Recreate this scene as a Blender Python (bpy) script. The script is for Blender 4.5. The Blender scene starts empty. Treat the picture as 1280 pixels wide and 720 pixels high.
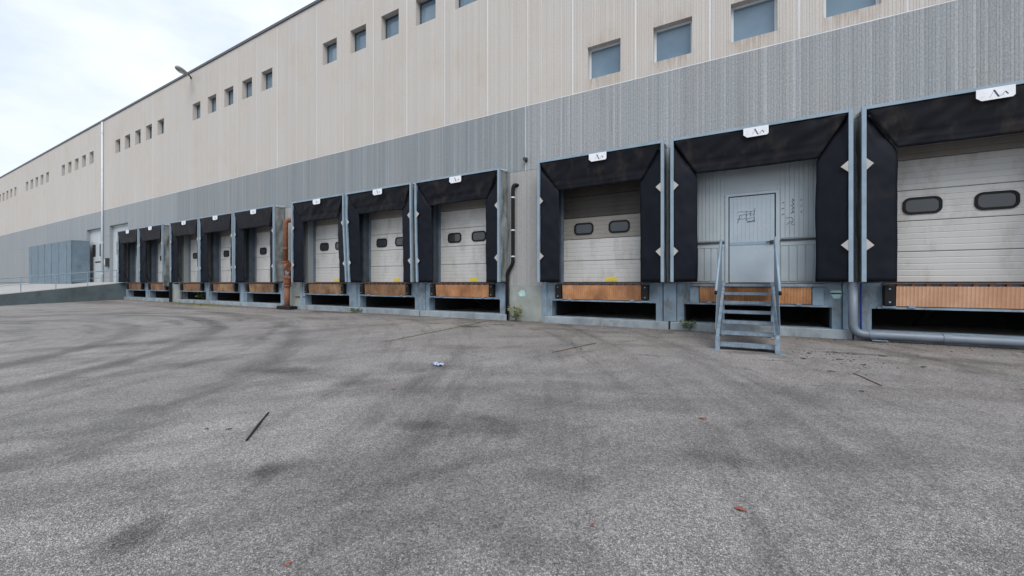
import bpy, bmesh, math, random
from mathutils import Vector, Matrix, noise as mnoise
R = math.radians
random.seed(7)
SC = bpy.context.scene
COL = SC.collection

# ------------------------------------------------------------------ camera, sky, sun, exposure
cam_d = bpy.data.cameras.new('camera'); cam = bpy.data.objects.new('camera', cam_d); COL.objects.link(cam)
cam.location = (0, -10.88, 1.16); cam.rotation_euler = (R(90), 0, math.atan(297 / 510))
cam_d.sensor_width = 36; cam_d.lens = 510 / 1280 * 36; cam_d.shift_y = -7 / 1280
cam_d.clip_start = 0.05; cam_d.clip_end = 3000
SC.camera = cam
W = bpy.data.worlds.new('World'); SC.world = W; W.use_nodes = True
SUN_EL, SUN_ROT = R(48), R(140)
wn, wl = W.node_tree.nodes, W.node_tree.links
wn.clear()
sky = wn.new('ShaderNodeTexSky'); sky.sky_type = 'NISHITA'; sky.sun_disc = False
sky.sun_elevation = SUN_EL; sky.sun_rotation = SUN_ROT; sky.dust_density = 3.0; sky.air_density = 1.0
tc = wn.new('ShaderNodeTexCoord')
mp = wn.new('ShaderNodeMapping'); mp.inputs['Scale'].default_value = (1.0, 1.0, 2.4)
wl.new(tc.outputs['Generated'], mp.inputs['Vector'])
cn = wn.new('ShaderNodeTexNoise'); cn.inputs['Scale'].default_value = 2.3; cn.inputs['Detail'].default_value = 7; cn.inputs['Roughness'].default_value = .55
wl.new(mp.outputs['Vector'], cn.inputs['Vector'])
cr = wn.new('ShaderNodeMapRange'); cr.inputs[1].default_value = .36; cr.inputs[2].default_value = .66; cr.inputs[3].default_value = .86; cr.inputs[4].default_value = .99
wl.new(cn.outputs['Fac'], cr.inputs[0])
cc = wn.new('ShaderNodeValToRGB')                       # cloud deck: grey undersides to white
cc.color_ramp.elements[0].position = .32; cc.color_ramp.elements[0].color = (7.0, 8.2, 10.0, 1)
cc.color_ramp.elements[1].position = .68; cc.color_ramp.elements[1].color = (10.2, 10.5, 11.0, 1)
wl.new(cn.outputs['Fac'], cc.inputs['Fac'])
mx = wn.new('ShaderNodeMix'); mx.data_type = 'RGBA'
wl.new(cr.outputs[0], mx.inputs[0]); wl.new(sky.outputs[0], mx.inputs[6]); wl.new(cc.outputs['Color'], mx.inputs[7])
bg = wn.new('ShaderNodeBackground'); bg.inputs['Strength'].default_value = 0.074
wl.new(mx.outputs[2], bg.inputs['Color'])
wo = wn.new('ShaderNodeOutputWorld'); wl.new(bg.outputs[0], wo.inputs['Surface'])
sun_d = bpy.data.lights.new('sun', 'SUN'); sun = bpy.data.objects.new('sun', sun_d); COL.objects.link(sun)
sun_d.energy = 1.5; sun_d.angle = R(40); sun_d.color = (1.0, .97, .93)
sdir = Vector((math.sin(SUN_ROT) * math.cos(SUN_EL), math.cos(SUN_ROT) * math.cos(SUN_EL), math.sin(SUN_EL)))
sun.rotation_euler = sdir.to_track_quat('Z', 'Y').to_euler()
SC.view_settings.view_transform = 'Standard'; SC.view_settings.look = 'None'
SC.view_settings.exposure = 0.58; SC.view_settings.gamma = 1.0; SC.view_settings.use_curve_mapping = False

# ------------------------------------------------------------------ material helper
class NT:
    def __init__(s, name):
        s.m = bpy.data.materials.new(name); s.m.use_nodes = True
        s.t = s.m.node_tree; s.N = s.t.nodes; s.L = s.t.links; s.N.clear()
        s.out = s.N.new('ShaderNodeOutputMaterial'); s.b = s.N.new('ShaderNodeBsdfPrincipled')
        s.L.new(s.b.outputs[0], s.out.inputs['Surface'])
        s.geo = s.N.new('ShaderNodeNewGeometry'); s.pos = s.geo.outputs['Position']
    def put(s, sock, v):
        if isinstance(v, bpy.types.NodeSocket): s.L.new(v, sock)
        elif v is not None: sock.default_value = v
    def math(s, op, a, b=None, c=None, clamp=False):
        n = s.N.new('ShaderNodeMath'); n.operation = op; n.use_clamp = clamp
        s.put(n.inputs[0], a); s.put(n.inputs[1], b)
        if c is not None: s.put(n.inputs[2], c)
        return n.outputs[0]
    def scale(s, v, sc):
        n = s.N.new('ShaderNodeVectorMath'); n.operation = 'MULTIPLY'; s.put(n.inputs[0], v); n.inputs[1].default_value = sc
        return n.outputs[0]
    def noise(s, vec, scale, detail=4, rough=.55, dist=0):
        n = s.N.new('ShaderNodeTexNoise'); s.put(n.inputs['Vector'], vec); n.inputs['Scale'].default_value = scale
        n.inputs['Detail'].default_value = detail; n.inputs['Roughness'].default_value = rough; n.inputs['Distortion'].default_value = dist
        return n.outputs['Fac']
    def vor(s, vec, scale, feature='F1', out='Color'):
        n = s.N.new('ShaderNodeTexVoronoi'); n.feature = feature; s.put(n.inputs['Vector'], vec); n.inputs['Scale'].default_value = scale
        return n.outputs[out]
    def rng(s, v, a, b, c=0., d=1.):
        n = s.N.new('ShaderNodeMapRange'); s.put(n.inputs[0], v)
        for i, x in enumerate((a, b, c, d)): n.inputs[i + 1].default_value = x
        return n.outputs[0]
    def mix(s, f, a, b, mode='MIX'):
        n = s.N.new('ShaderNodeMix'); n.data_type = 'RGBA'; n.blend_type = mode
        s.put(n.inputs[0], f); s.put(n.inputs[6], rgba(a)); s.put(n.inputs[7], rgba(b))
        return n.outputs[2]
    def ramp(s, v, stops):
        n = s.N.new('ShaderNodeValToRGB'); e = n.color_ramp.elements
        while len(e) < len(stops): e.new(.5)
        for k, (p, c) in enumerate(stops): e[k].position = p; e[k].color = rgba(c)
        s.put(n.inputs[0], v); return n.outputs[0]
    def sep(s, v):
        n = s.N.new('ShaderNodeSeparateXYZ'); s.put(n.inputs[0], v); return n.outputs
    def bump(s, h, dist, strength=1.0, prev=None):
        n = s.N.new('ShaderNodeBump'); s.put(n.inputs['Height'], h); n.inputs['Distance'].default_value = dist; n.inputs['Strength'].default_value = strength
        if prev is not None: s.L.new(prev, n.inputs['Normal'])
        return n.outputs[0]
    def rand(s):
        return s.N.new('ShaderNodeObjectInfo').outputs['Random']
    def done(s, col=None, rough=.8, metal=0, nrm=None, spec=.5):
        s.put(s.b.inputs['Base Color'], rgba(col)); s.put(s.b.inputs['Roughness'], rough); s.put(s.b.inputs['Metallic'], metal)
        s.b.inputs['Specular IOR Level'].default_value = spec
        if nrm is not None: s.L.new(nrm, s.b.inputs['Normal'])
        return s.m
def rgba(c):
    if isinstance(c, (tuple, list)) and len(c) == 3: return (*c, 1)
    return c
def srgb(r, g, b):
    f = lambda v: v / 12.92 if v <= .04045 else ((v + .055) / 1.055) ** 2.4
    return (f(r / 255), f(g / 255), f(b / 255))

def simple(name, col, rough=.6, metal=0, var=.25, scale=6, dirt=None, dirt_amt=.3, streak=False, bump=.0, spec=.5, fine=90):
    t = NT(name)
    v = t.scale(t.pos, (1, 1, .16)) if streak else t.pos
    n = t.noise(v, scale, 5)
    c = t.mix(t.rng(n, .3, .7), tuple(x * (1 - var) for x in col), tuple(min(1, x * (1 + var)) for x in col))
    f = t.noise(t.pos, fine, 2)
    c = t.mix(t.rng(f, .3, .7, 0, .12), c, tuple(x * .5 for x in col))
    if dirt:
        d = t.noise(t.scale(t.pos, (1, 1, .45)), scale * 1.7, 6, .65)
        c = t.mix(t.rng(d, .5, .72, 0, dirt_amt), c, dirt)
    nb = t.bump(f, bump) if bump else None
    return t.done(c, t.rng(n, .2, .8, max(.02, rough - .1), min(1, rough + .1)), metal, nb, spec)

def wall_concrete(name, base, dark, light, warm, warm_amt, rib_dark, bump=.006, low_rust=False, gro=.3):
    t = NT(name)
    px_ = t.sep(t.pos)[0]
    cells = t.math('ADD', t.math('MULTIPLY', px_, 17.0), t.math('MULTIPLY', t.noise(t.scale(t.pos, (6, 1, .0)), 1.0, 1), 2.5))
    w1 = t.N.new('ShaderNodeTexWhiteNoise'); w1.noise_dimensions = '1D'; t.put(w1.inputs['W'], t.math('FLOOR', cells)); rv = w1.outputs['Value']
    groove = t.math('PINGPONG', cells, .5)              # 0 at a groove .. .5 on the crest of a rib
    along = t.noise(t.scale(t.pos, (3, 1, 1.1)), 1.0, 4, .65)
    streak = t.noise(t.scale(t.pos, (2.4, 1, .10)), 1.0, 5, .6)
    blotch = t.noise(t.pos, .55, 5, .6)
    grain = t.noise(t.scale(t.pos, (1.3, 1, .7)), 30, 3, .7)
    c = t.mix(t.rng(streak, .3, .7), dark, light)
    c = t.mix(.45, c, base)
    c = t.mix(t.math('MULTIPLY', t.rng(blotch, .45, .7), t.rng(streak, .4, .62, 0, warm_amt)), c, warm)
    c = t.mix(t.rng(t.rand(), 0, 1, 0, .22), c, tuple(x * 1.12 for x in base))
    patch = t.rng(along, .32, .62, .25, 1)
    c = t.mix(t.math('MULTIPLY', patch, t.rng(rv, .05, .45, rib_dark, 0)), c, tuple(x * .55 for x in base))
    c = t.mix(t.math('MULTIPLY', patch, t.rng(rv, .78, .98, 0, rib_dark * 1.1)), c, tuple(min(.85, x * 1.7) for x in base))
    c = t.mix(t.rng(groove, .02, .16, rib_dark * gro, 0), c, tuple(x * .5 for x in base))
    c = t.mix(t.rng(grain, .36, .54, .10 + rib_dark * .9, 0), c, tuple(x * .55 for x in base))
    c = t.mix(t.rng(grain, .52, .68, 0, .06 + rib_dark * .9), c, tuple(min(1, x * 1.45) for x in base))
    if low_rust:                                        # rust that ran down from the low windows' sills
        x, y, z = t.sep(t.pos)
        m = t.math('ABSOLUTE', t.math('SUBTRACT', t.math('PINGPONG', t.math('ADD', x, 3.46), .88), 0.0))
        near = t.rng(m, .30, .60, 1, 0)
        lo = t.math('MULTIPLY', t.rng(z, 6.35, 6.8), t.rng(z, 6.83, 6.9, 1, 0))
        hi = t.math('MULTIPLY', t.rng(z, 7.66, 7.72), t.rng(z, 7.74, 8.1, 1, 0))
        side = t.math('MULTIPLY', t.rng(x, -4.6, -4.4), 1.0)
        k = t.math('MULTIPLY', t.math('MULTIPLY', near, t.math('MAXIMUM', lo, t.math('MULTIPLY', hi, .5))), side)
        rn = t.noise(t.scale(t.pos, (9, 2, 1.2)), 1.0, 5, .6)
        c = t.mix(t.math('MULTIPLY', k, t.rng(rn, .38, .6, 0, .5)), c, (.27, .15, .08))
    h = t.math('ADD', t.rng(groove, 0, .25), t.math('MULTIPLY', grain, .6))
    return t.done(c, .9, 0, t.bump(h, bump), .3)

M = {}
M['beige'] = wall_concrete('beige_ribbed_concrete', (.52, .488, .452), (.475, .447, .414), (.56, .535, .505), (.46, .375, .285), .62, .085, low_rust=True)
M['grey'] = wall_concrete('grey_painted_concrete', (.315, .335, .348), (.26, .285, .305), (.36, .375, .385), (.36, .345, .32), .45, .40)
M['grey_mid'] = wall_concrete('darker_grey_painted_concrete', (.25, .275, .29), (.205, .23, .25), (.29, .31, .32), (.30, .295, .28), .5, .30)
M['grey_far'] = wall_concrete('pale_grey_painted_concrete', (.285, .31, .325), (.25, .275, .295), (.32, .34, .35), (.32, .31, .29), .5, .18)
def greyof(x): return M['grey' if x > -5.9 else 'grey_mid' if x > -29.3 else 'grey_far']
M['gap'] = wall_concrete('lower_wall_concrete', (.34, .342, .338), (.30, .305, .307), (.385, .38, .37), (.33, .28, .22), .5, .15)
M['seal'] = simple('joint_sealant', (.68, .69, .70), .8, var=.15, scale=2, streak=True)
M['seal_grey'] = simple('grey_joint_sealant', (.32, .345, .365), .8, var=.2, scale=2, streak=True)
M['plinth'] = simple('pale_green_concrete', (.30, .33, .31), .9, var=.18, scale=2.2, dirt=(.30, .24, .14), dirt_amt=.5, bump=.004)
M['dock'] = simple('blue_grey_painted_concrete', (.20, .27, .335), .8, var=.28, scale=2.4, dirt=(.10, .10, .09), dirt_amt=.85, bump=.004)
M['kerb'] = simple('kerb_concrete', (.26, .30, .325), .9, var=.25, scale=2, dirt=(.13, .125, .11), dirt_amt=.7, bump=.006)
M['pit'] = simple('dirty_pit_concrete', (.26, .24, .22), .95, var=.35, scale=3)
M['pitdark'] = simple('shade_black_pit', (.022, .022, .024), .9, var=.3, scale=3)  # near-black: the shade inside the pit is put into the colour
M['frame'] = simple('light_blue_steel', (.235, .315, .385), .5, var=.14, scale=3, dirt=(.16, .17, .17), dirt_amt=.35)
M['stairsteel'] = simple('weathered_blue_grey_steel', (.185, .25, .31), .5, var=.25, scale=9, dirt=(.12, .08, .055), dirt_amt=.6)
M['navy'] = simple('navy_black_curtain', (.0032, .0052, .0108), .6, var=.3, scale=1.5, dirt=(.011, .012, .016), dirt_amt=.35, spec=.18)
M['head'] = simple('worn_black_curtain', (.0055, .0066, .0105), .62, var=.35, scale=2.0, dirt=(.034, .0265, .022), dirt_amt=.75, spec=.18)
M['cover'] = simple('grey_tarpaulin', (.19, .203, .20), .75, var=.25, scale=2.5, dirt=(.09, .098, .098), dirt_amt=.6)
M['sign'] = simple('white_plate', (.78, .80, .84), .45, var=.05, scale=8, dirt=(.55, .55, .55), dirt_amt=.4)
M['pen'] = simple('grey_pen', (.10, .11, .13), .6, var=.2)
M['ink'] = simple('dark_ink', (.03, .028, .06), .6, var=.1)
M['inkfaint'] = simple('faded_ink', (.50, .51, .56), .6, var=.1)
M['inkolive'] = simple('olive_ink', (.10, .10, .04), .6, var=.1)
M['diamond'] = simple('pale_marker', (.42, .40, .385), .5, var=.08, dirt=(.28, .33, .30), dirt_amt=.5)
M['doorw'] = simple('white_door_panel', (.50, .50, .485), .5, var=.07, scale=1.5, dirt=(.26, .24, .205), dirt_amt=.6, streak=True)
M['doorbrown'] = simple('dark_brown_door_panel', (.055, .05, .044), .75, var=.3, scale=2, dirt=(.045, .04, .035), dirt_amt=.7, streak=True)  # dark brown tone for the upper panels of one door
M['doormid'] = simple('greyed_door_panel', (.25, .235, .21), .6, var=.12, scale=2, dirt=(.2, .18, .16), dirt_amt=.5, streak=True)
M['rubber'] = simple('black_rubber', (.009, .009, .010), .7, var=.3, spec=.25)
M['doorglass'] = NT('dark_glazing').done((.035, .04, .045), .12, 0, None, .6)
M['yellow'] = simple('yellow_sticker', (.62, .50, .05), .5, var=.15, scale=20)
M['track'] = simple('blue_grey_track', (.12, .16, .20), .5, var=.25, scale=3, dirt=(.05, .05, .05), dirt_amt=.5)
M['surround'] = simple('dark_steel_surround', (.045, .062, .082), .6, var=.3, scale=3, dirt=(.03, .03, .03), dirt_amt=.5)
M['header'] = simple('dark_header', (.11, .10, .085), .8, var=.3, scale=3)
M['infill'] = simple('grey_sandwich_panel', (.355, .405, .43), .55, var=.06, scale=2, dirt=(.26, .27, .27), dirt_amt=.3)
M['entry'] = simple('grey_blue_door_leaf', (.355, .42, .47), .5, var=.06, scale=2, dirt=(.25, .28, .30), dirt_amt=.3)
M['dark'] = simple('dark_metal', (.028, .03, .034), .5, var=.25)
M['coping'] = simple('dark_coping', (.07, .075, .085), .5, var=.15)
M['winwhite'] = simple('pale_aluminium', (.62, .65, .68), .4, var=.06, scale=3)
M['windark'] = simple('dark_aluminium', (.045, .055, .07), .4, var=.1)
M['orange'] = simple('rusty_orange_paint', (.205, .078, .042), .7, var=.35, scale=8, dirt=(.085, .035, .02), dirt_amt=.8)
M['pipegrey'] = simple('grey_plastic_pipe', (.165, .20, .245), .45, var=.1, scale=3, dirt=(.10, .10, .10), dirt_amt=.3)
M['blue'] = simple('blue_conduit', (.012, .03, .22), .4, var=.1)
M['white'] = simple('white_painted_metal', (.62, .66, .71), .5, var=.06, scale=3)
M['rampc'] = simple('dark_ramp_concrete', (.085, .115, .125), .9, var=.25, scale=1.2, dirt=(.05, .055, .055), dirt_amt=.6, bump=.005)
M['ramptop'] = simple('ramp_surface', (.36, .36, .355), .9, var=.15, scale=1.5)
M['tall'] = simple('pale_folding_door', (.47, .51, .53), .55, var=.07, scale=1.5, dirt=(.32, .33, .33), dirt_amt=.4, streak=True)
M['sheet'] = simple('blue_grey_sheet', (.14, .195, .24), .7, var=.15, scale=1.5, dirt=(.07, .08, .09), dirt_amt=.4)
M['lamp'] = simple('lamp_housing', (.22, .24, .23), .5, var=.1)
M['lens'] = simple('lamp_cover', (.42, .45, .36), .3, var=.1)
M['leafg'] = simple('green_leaf', (.075, .115, .03), .7, var=.4, scale=25)
M['leafy'] = simple('yellow_green_leaf', (.16, .165, .045), .7, var=.4, scale=25)
M['dryleaf'] = simple('dry_leaf', (.28, .065, .035), .7, var=.35, scale=60)
M['rod'] = simple('rust_rod', (.13, .06, .035), .7, var=.3, scale=20)
M['twig'] = simple('dark_twig', (.022, .018, .016), .8, var=.3, scale=30)
M['paper'] = simple('crumpled_wrapper', (.40, .46, .58), .4, var=.15, scale=30, dirt=(.04, .08, .35), dirt_amt=1.0)
M['mint'] = simple('mint_spray_paint', (.42, .62, .60), .6, var=.15, scale=12)
M['roof'] = simple('roof_felt', (.16, .16, .16), .9)
t = NT('window_glass')
gn = t.noise(t.pos, .8, 3)
t.b.inputs['IOR'].default_value = 1.6
gz_ = t.mix(t.rng(gn, .35, .65), (.11, .175, .235), (.175, .255, .32))  # mottled blue base colour stands in for the reflected sky
M['glass'] = t.done(t.mix(t.rng(t.rand(), 0, 1, 0, .5), gz_, (.10, .16, .21)), .08)

def rust_plate(name, a, b, dark, amt, ribs):
    t = NT(name)
    n = t.noise(t.scale(t.pos, (1, 1, .5)), 3.5, 5, .6)
    n2 = t.noise(t.scale(t.pos, (1.1, 1, .8)), 1.9, 6, .6)
    x, y, z = t.sep(t.pos)
    c = t.mix(t.rng(n, .35, .65), a, b)
    c = t.mix(t.rng(n2, .38, .68, 0, amt), c, dark)
    w = t.math('SINE', t.math('MULTIPLY', x, 2 * math.pi / .055))
    c = t.mix(t.rng(w, .3, .95, 0, ribs), c, tuple(v * .45 for v in a))
    fine = t.noise(t.scale(t.pos, (4, 1, 1)), 30, 3, .7)
    c = t.mix(t.rng(fine, .55, .7, 0, .45), c, dark)
    return t.done(c, .75, 0, t.bump(t.math('ADD', t.math('MULTIPLY', w, .5 if ribs else 0.0), fine), .004), .3)
M['rust0'] = rust_plate('orange_rust_plate', (.44, .20, .085), (.58, .30, .15), (.14, .06, .032), .7, 0.30)
M['rust1'] = rust_plate('dark_rust_plate', (.20, .10, .055), (.30, .17, .09), (.05, .028, .02), .75, 0.0)
M['rust2'] = rust_plate('pale_rust_plate', (.52, .29, .175), (.60, .37, .245), (.36, .18, .10), .6, .40)
M['rust3'] = rust_plate('ochre_patched_plate', (.24, .135, .065), (.34, .225, .125), (.07, .035, .022), .8, 0.0)

# ------------------------------------------------------------------ mesh helpers
class MB:
    def __init__(s): s.v = []; s.f = []
    def add(s, vs, fs):
        o = len(s.v); s.v += [tuple(v) for v in vs]; s.f += [tuple(i + o for i in f) for f in fs]; return s
    def box(s, x0, x1, y0, y1, z0, z1):
        return s.add([(x, y, z) for z in (z0, z1) for y in (y0, y1) for x in (x0, x1)],
                     [(0, 2, 3, 1), (4, 5, 7, 6), (0, 1, 5, 4), (2, 6, 7, 3), (0, 4, 6, 2), (1, 3, 7, 5)])
    def hexa(s, p):                                     # 8 points, ordered like box
        return s.add(p, [(0, 2, 3, 1), (4, 5, 7, 6), (0, 1, 5, 4), (2, 6, 7, 3), (0, 4, 6, 2), (1, 3, 7, 5)])
    def tube(s, pts, r, n=10, cap=True):
        pts = [Vector(p) for p in pts]; rr = r if isinstance(r, (list, tuple)) else [r] * len(pts)
        rings = []; up = None
        for i, p in enumerate(pts):
            d = (pts[min(i + 1, len(pts) - 1)] - pts[max(i - 1, 0)]).normalized()
            if up is None: up = d.orthogonal().normalized()
            up = (up - d * up.dot(d)).normalized(); w = d.cross(up)
            rings.append([p + (up * math.cos(2 * math.pi * k / n) + w * math.sin(2 * math.pi * k / n)) * rr[i] for k in range(n)])
        vs = [v for ring in rings for v in ring]; fs = []
        for i in range(len(pts) - 1):
            for k in range(n):
                a = i * n + k; b = i * n + (k + 1) % n; fs.append((a, b, b + n, a + n))
        if cap: fs.append(tuple(range(n))[::-1]); fs.append(tuple(range((len(pts) - 1) * n, len(pts) * n)))
        return s.add(vs, fs)
    def sheet(s, fn, nu, nv, off):                      # thin cloth: fn(u, v) -> point; off = thickness vector
        off = Vector(off); vs = []
        for k in range(2):
            for j in range(nv + 1):
                for i in range(nu + 1): vs.append(Vector(fn(i / nu, j / nv)) + off * k)
        n = (nu + 1) * (nv + 1); fs = []
        ix = lambda i, j, k: k * n + j * (nu + 1) + i
        for j in range(nv):
            for i in range(nu):
                q = (ix(i, j, 0), ix(i + 1, j, 0), ix(i + 1, j + 1, 0), ix(i, j + 1, 0)); fs.append(q); fs.append(tuple(a + n for a in q[::-1]))
        for i in range(nu):
            for j in (0, nv): fs.append((ix(i, j, 0), ix(i, j, 1), ix(i + 1, j, 1), ix(i + 1, j, 0)))
        for j in range(nv):
            for i in (0, nu): fs.append((ix(i, j, 0), ix(i, j + 1, 0), ix(i, j + 1, 1), ix(i, j, 1)))
        return s.add(vs, fs)
    def prism(s, poly, y0, y1):                         # polygon in x,z extruded along y
        n = len(poly); vs = [(x, y0, z) for x, z in poly] + [(x, y1, z) for x, z in poly]
        return s.add(vs, [tuple(range(n)), tuple(range(n, 2 * n))[::-1]] + [(i, i + n, (i + 1) % n + n, (i + 1) % n) for i in range(n)])
    def prismx(s, poly, x0, x1):                        # polygon in y,z extruded along x
        n = len(poly); vs = [(x0, y, z) for y, z in poly] + [(x1, y, z) for y, z in poly]
        return s.add(vs, [tuple(range(n))[::-1], tuple(range(n, 2 * n))] + [(i, (i + 1) % n, (i + 1) % n + n, i + n) for i in range(n)])
    def mesh(s, name, mat, smooth=False, bev=0):
        me = bpy.data.meshes.new(name); me.from_pydata(s.v, [], s.f)
        bm = bmesh.new(); bm.from_mesh(me)
        if bev: bmesh.ops.bevel(bm, geom=list(bm.edges), offset=bev, segments=1, affect='EDGES', clamp_overlap=True)
        bmesh.ops.recalc_face_normals(bm, faces=bm.faces); bm.to_mesh(me); bm.free()
        if smooth: me.polygons.foreach_set('use_smooth', [True] * len(me.polygons))
        me.materials.append(mat); return me
    def obj(s, name, mat, parent=None, smooth=False, bev=0):
        return link(name, s.mesh(name, mat, smooth, bev), parent)
def link(name, me, parent=None, loc=None):
    o = bpy.data.objects.new(name, me); COL.objects.link(o)
    if parent is not None:
        o.parent = parent
        if loc is None: o.location = -Vector(parent_world(parent))   # meshes are written in world metres
    if loc is not None: o.location = loc
    return o
def parent_world(p):
    v = Vector((0, 0, 0))
    while p is not None: v += p.location; p = p.parent
    return v
def thing(name, label, cat, loc=(0, 0, 0), group=None):
    o = bpy.data.objects.new(name, None); COL.objects.link(o); o.location = loc; o.empty_display_size = .2
    return tag(o, label, cat, group)
def tag(o, label, cat, group=None, kind=None):
    if label: o['label'] = label
    if cat: o['category'] = cat
    if group: o['group'] = group
    if kind: o['kind'] = kind
    return o
def gz(y): return -.03 * min(max(-y, 0), 14)

# ------------------------------------------------------------------ ground
def asphalt():
    t = NT('worn_asphalt'); p = t.pos
    x, y, z = t.sep(p)
    stone = t.sep(t.vor(p, 86))[0]
    stone2 = t.sep(t.vor(p, 165))[1]
    edge = t.vor(p, 86, 'DISTANCE_TO_EDGE', 'Distance')
    c = t.ramp(stone, [(0, (.09, .092, .10)), (.25, (.26, .26, .27)), (.62, (.40, .40, .41)), (1, (.64, .64, .645))])
    c2 = t.ramp(stone2, [(0, (.12, .12, .13)), (.5, (.32, .32, .328)), (1, (.58, .58, .585))])
    c = t.mix(.45, c, c2)
    c = t.mix(t.rng(edge, 0, .11, .8, 0), c, (.075, .075, .08))
    big = t.noise(p, .28, 6, .6, .4); mid = t.noise(p, 1.3, 6, .62, .3)
    warm = t.noise(p, .5, 4, .6)
    near_dock = t.rng(y, -5.5, -.8, 0.12, .75)
    c = t.mix(t.math('MULTIPLY', near_dock, t.rng(warm, .35, .65, .25, .9)), c, t.mix(1, c, (1.07, .96, .84), 'MULTIPLY'))
    k = t.math('MULTIPLY', t.rng(big, .34, .68, .88, 1.18), t.rng(mid, .3, .7, .86, 1.16))
    wob = t.noise(p, 1.6, 9, .72, .6)
    def blob(bx, by, rx, ry, rot, s):
        nonlocal k
        ca, sa = math.cos(rot), math.sin(rot)
        dx = t.math('SUBTRACT', x, bx); dy = t.math('SUBTRACT', y, by)
        u = t.math('ADD', t.math('MULTIPLY', dx, ca / rx), t.math('MULTIPLY', dy, sa / rx))
        v = t.math('ADD', t.math('MULTIPLY', dx, -sa / ry), t.math('MULTIPLY', dy, ca / ry))
        d = t.math('SQRT', t.math('ADD', t.math('MULTIPLY', u, u), t.math('MULTIPLY', v, v)))
        d = t.math('ADD', d, t.math('MULTIPLY', t.math('SUBTRACT', wob, .5), 2.3))
        k = t.math('MULTIPLY', k, t.rng(d, .40, 1.05, 1 - s, 1))
    def arc(cx, cy, rad, w, s, y0=None, y1=None):
        nonlocal k
        dx = t.math('SUBTRACT', x, cx); dy = t.math('SUBTRACT', y, cy)
        d = t.math('SQRT', t.math('ADD', t.math('MULTIPLY', dx, dx), t.math('MULTIPLY', dy, dy)))
        d = t.math('ABSOLUTE', t.math('SUBTRACT', d, rad))
        d = t.math('ADD', d, t.math('MULTIPLY', t.math('SUBTRACT', mid, .5), w * 1.5))
        f = t.rng(d, w * .25, w, 1, 0)
        f = t.math('MULTIPLY', f, t.rng(big, .35, .6, .25, 1.0))
        k = t.math('MULTIPLY', k, t.math('SUBTRACT', 1, t.math('MULTIPLY', f, s)))
    for b in ((-3.07, -9.93, .20, .13, 2.3, .48), (-3.2, -9.14, .26, .14, 2.3, .45), (-2.85, -7.9, .34, .16, .4, .34), (-2.0, -7.6, .28, .2, -.6, .26),
              (-1.2, -8.2, .35, .16, .2, .24), (-.2, -7.3, .5, .16, .1, .22), (-8.3, -7.9, 1.6, .35, 1.4, .3), (-6.2, -7.1, .7, .2, .6, .3), (-4.6, -7.1, .5, .22, .8, .28),
              (-2.3, -7.6, 1.2, .35, .25, .26), (-6.7, -1.75, .55, .16, 0, .62), (-6.0, -1.1, .5, .15, .1, .55), (-8.2, -1.6, .5, .10, .1, .5), (-5.2, -4.4, .9, .3, .3, .25),
              (-9.6, -1.2, .7, .14, 0, .45), (-12.5, -2.2, 1.0, .3, .1, .35), (-4.6, -6.0, .9, .4, .3, .25), (-6.2, -7.2, 1.0, .3, .2, .25),
              (-.05, -2.6, .55, .18, .1, .45), (1.6, -1.9, .8, .14, .1, .42), (2.9, -1.9, .9, .25, 0, .35), (-3.6, -1.2, 1.6, .22, 0, .3), (-14, -.5, 1.2, .3, 0, .5),
              (-15.0, -.7, .6, .35, 0, .6), (-18, -2.5, 3.0, .3, 0, .35), (-24, -2.0, 4.0, .5, 0, .35), (-1.0, -6.3, 1.0, .35, .5, .18), (1.2, -6.2, 1.1, .4, .2, .16), (-34, -2, 4, 1.0, 0, .35), (-.9, -8.9, .6, .2, .3, .2)):
        blob(*b)
    arc(-17.8, -14.3, 10.3, .36, .46); arc(-17.8, -14.3, 8.4, .36, .38); arc(-16.5, -15.5, 12.6, .40, .34)
    arc(6.0, -20.0, 14.2, .30, .26); arc(6.0, -20.0, 16.2, .30, .24); arc(-30, 6.0, 22.5, .6, .22); arc(-2, -30, 23.2, .4, .16)
    for cx, cy, a_, s_ in ((-17.8, -14.3, 9, .48), (6.0, -20.0, 12, .30), (-30, 6, 14, .28)):   # faint tyre tracks on wide turning circles
        dx = t.math('SUBTRACT', x, cx); dy = t.math('SUBTRACT', y, cy)
        d = t.math('SQRT', t.math('ADD', t.math('MULTIPLY', dx, dx), t.math('MULTIPLY', dy, dy)))
        an = t.math('ARCTAN2', dy, dx)
        cb = t.N.new('ShaderNodeCombineXYZ'); t.put(cb.inputs[0], t.math('MULTIPLY', d, 1.5)); t.put(cb.inputs[1], t.math('MULTIPLY', an, a_ * .35))
        k = t.math('MULTIPLY', k, t.rng(t.noise(cb.outputs[0], 1.0, 9, .68), .50, .70, 1.03, 1.03 - s_))
    vs_ = t.scale(p, (.55, 1.0, 1.0))
    vd = t.N.new('ShaderNodeTexVoronoi'); t.put(vd.inputs['Vector'], vs_); vd.inputs['Scale'].default_value = .8
    rc = t.sep(vd.outputs['Color'])
    sd_ = t.math('ADD', vd.outputs['Distance'], t.math('MULTIPLY', t.math('SUBTRACT', wob, .5), .25))
    spot = t.math('MULTIPLY', t.rng(sd_, .05, .13, 1, 0), t.math('GREATER_THAN', rc[0], .62))
    k = t.math('MULTIPLY', k, t.math('SUBTRACT', 1, t.math('MULTIPLY', spot, .45)))
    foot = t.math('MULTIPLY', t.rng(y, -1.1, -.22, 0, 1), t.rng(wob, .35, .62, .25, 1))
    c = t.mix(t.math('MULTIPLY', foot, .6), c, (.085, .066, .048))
    jl = t.math('ABSOLUTE', t.math('ADD', t.math('ADD', x, 6.86), t.math('MULTIPLY', t.math('SUBTRACT', mid, .5), .06)))
    c = t.mix(t.math('MULTIPLY', t.rng(jl, .010, .045, .85, 0), t.rng(y, -5.2, -4.2, 0, 1)), c, (.045, .045, .03))
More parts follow.
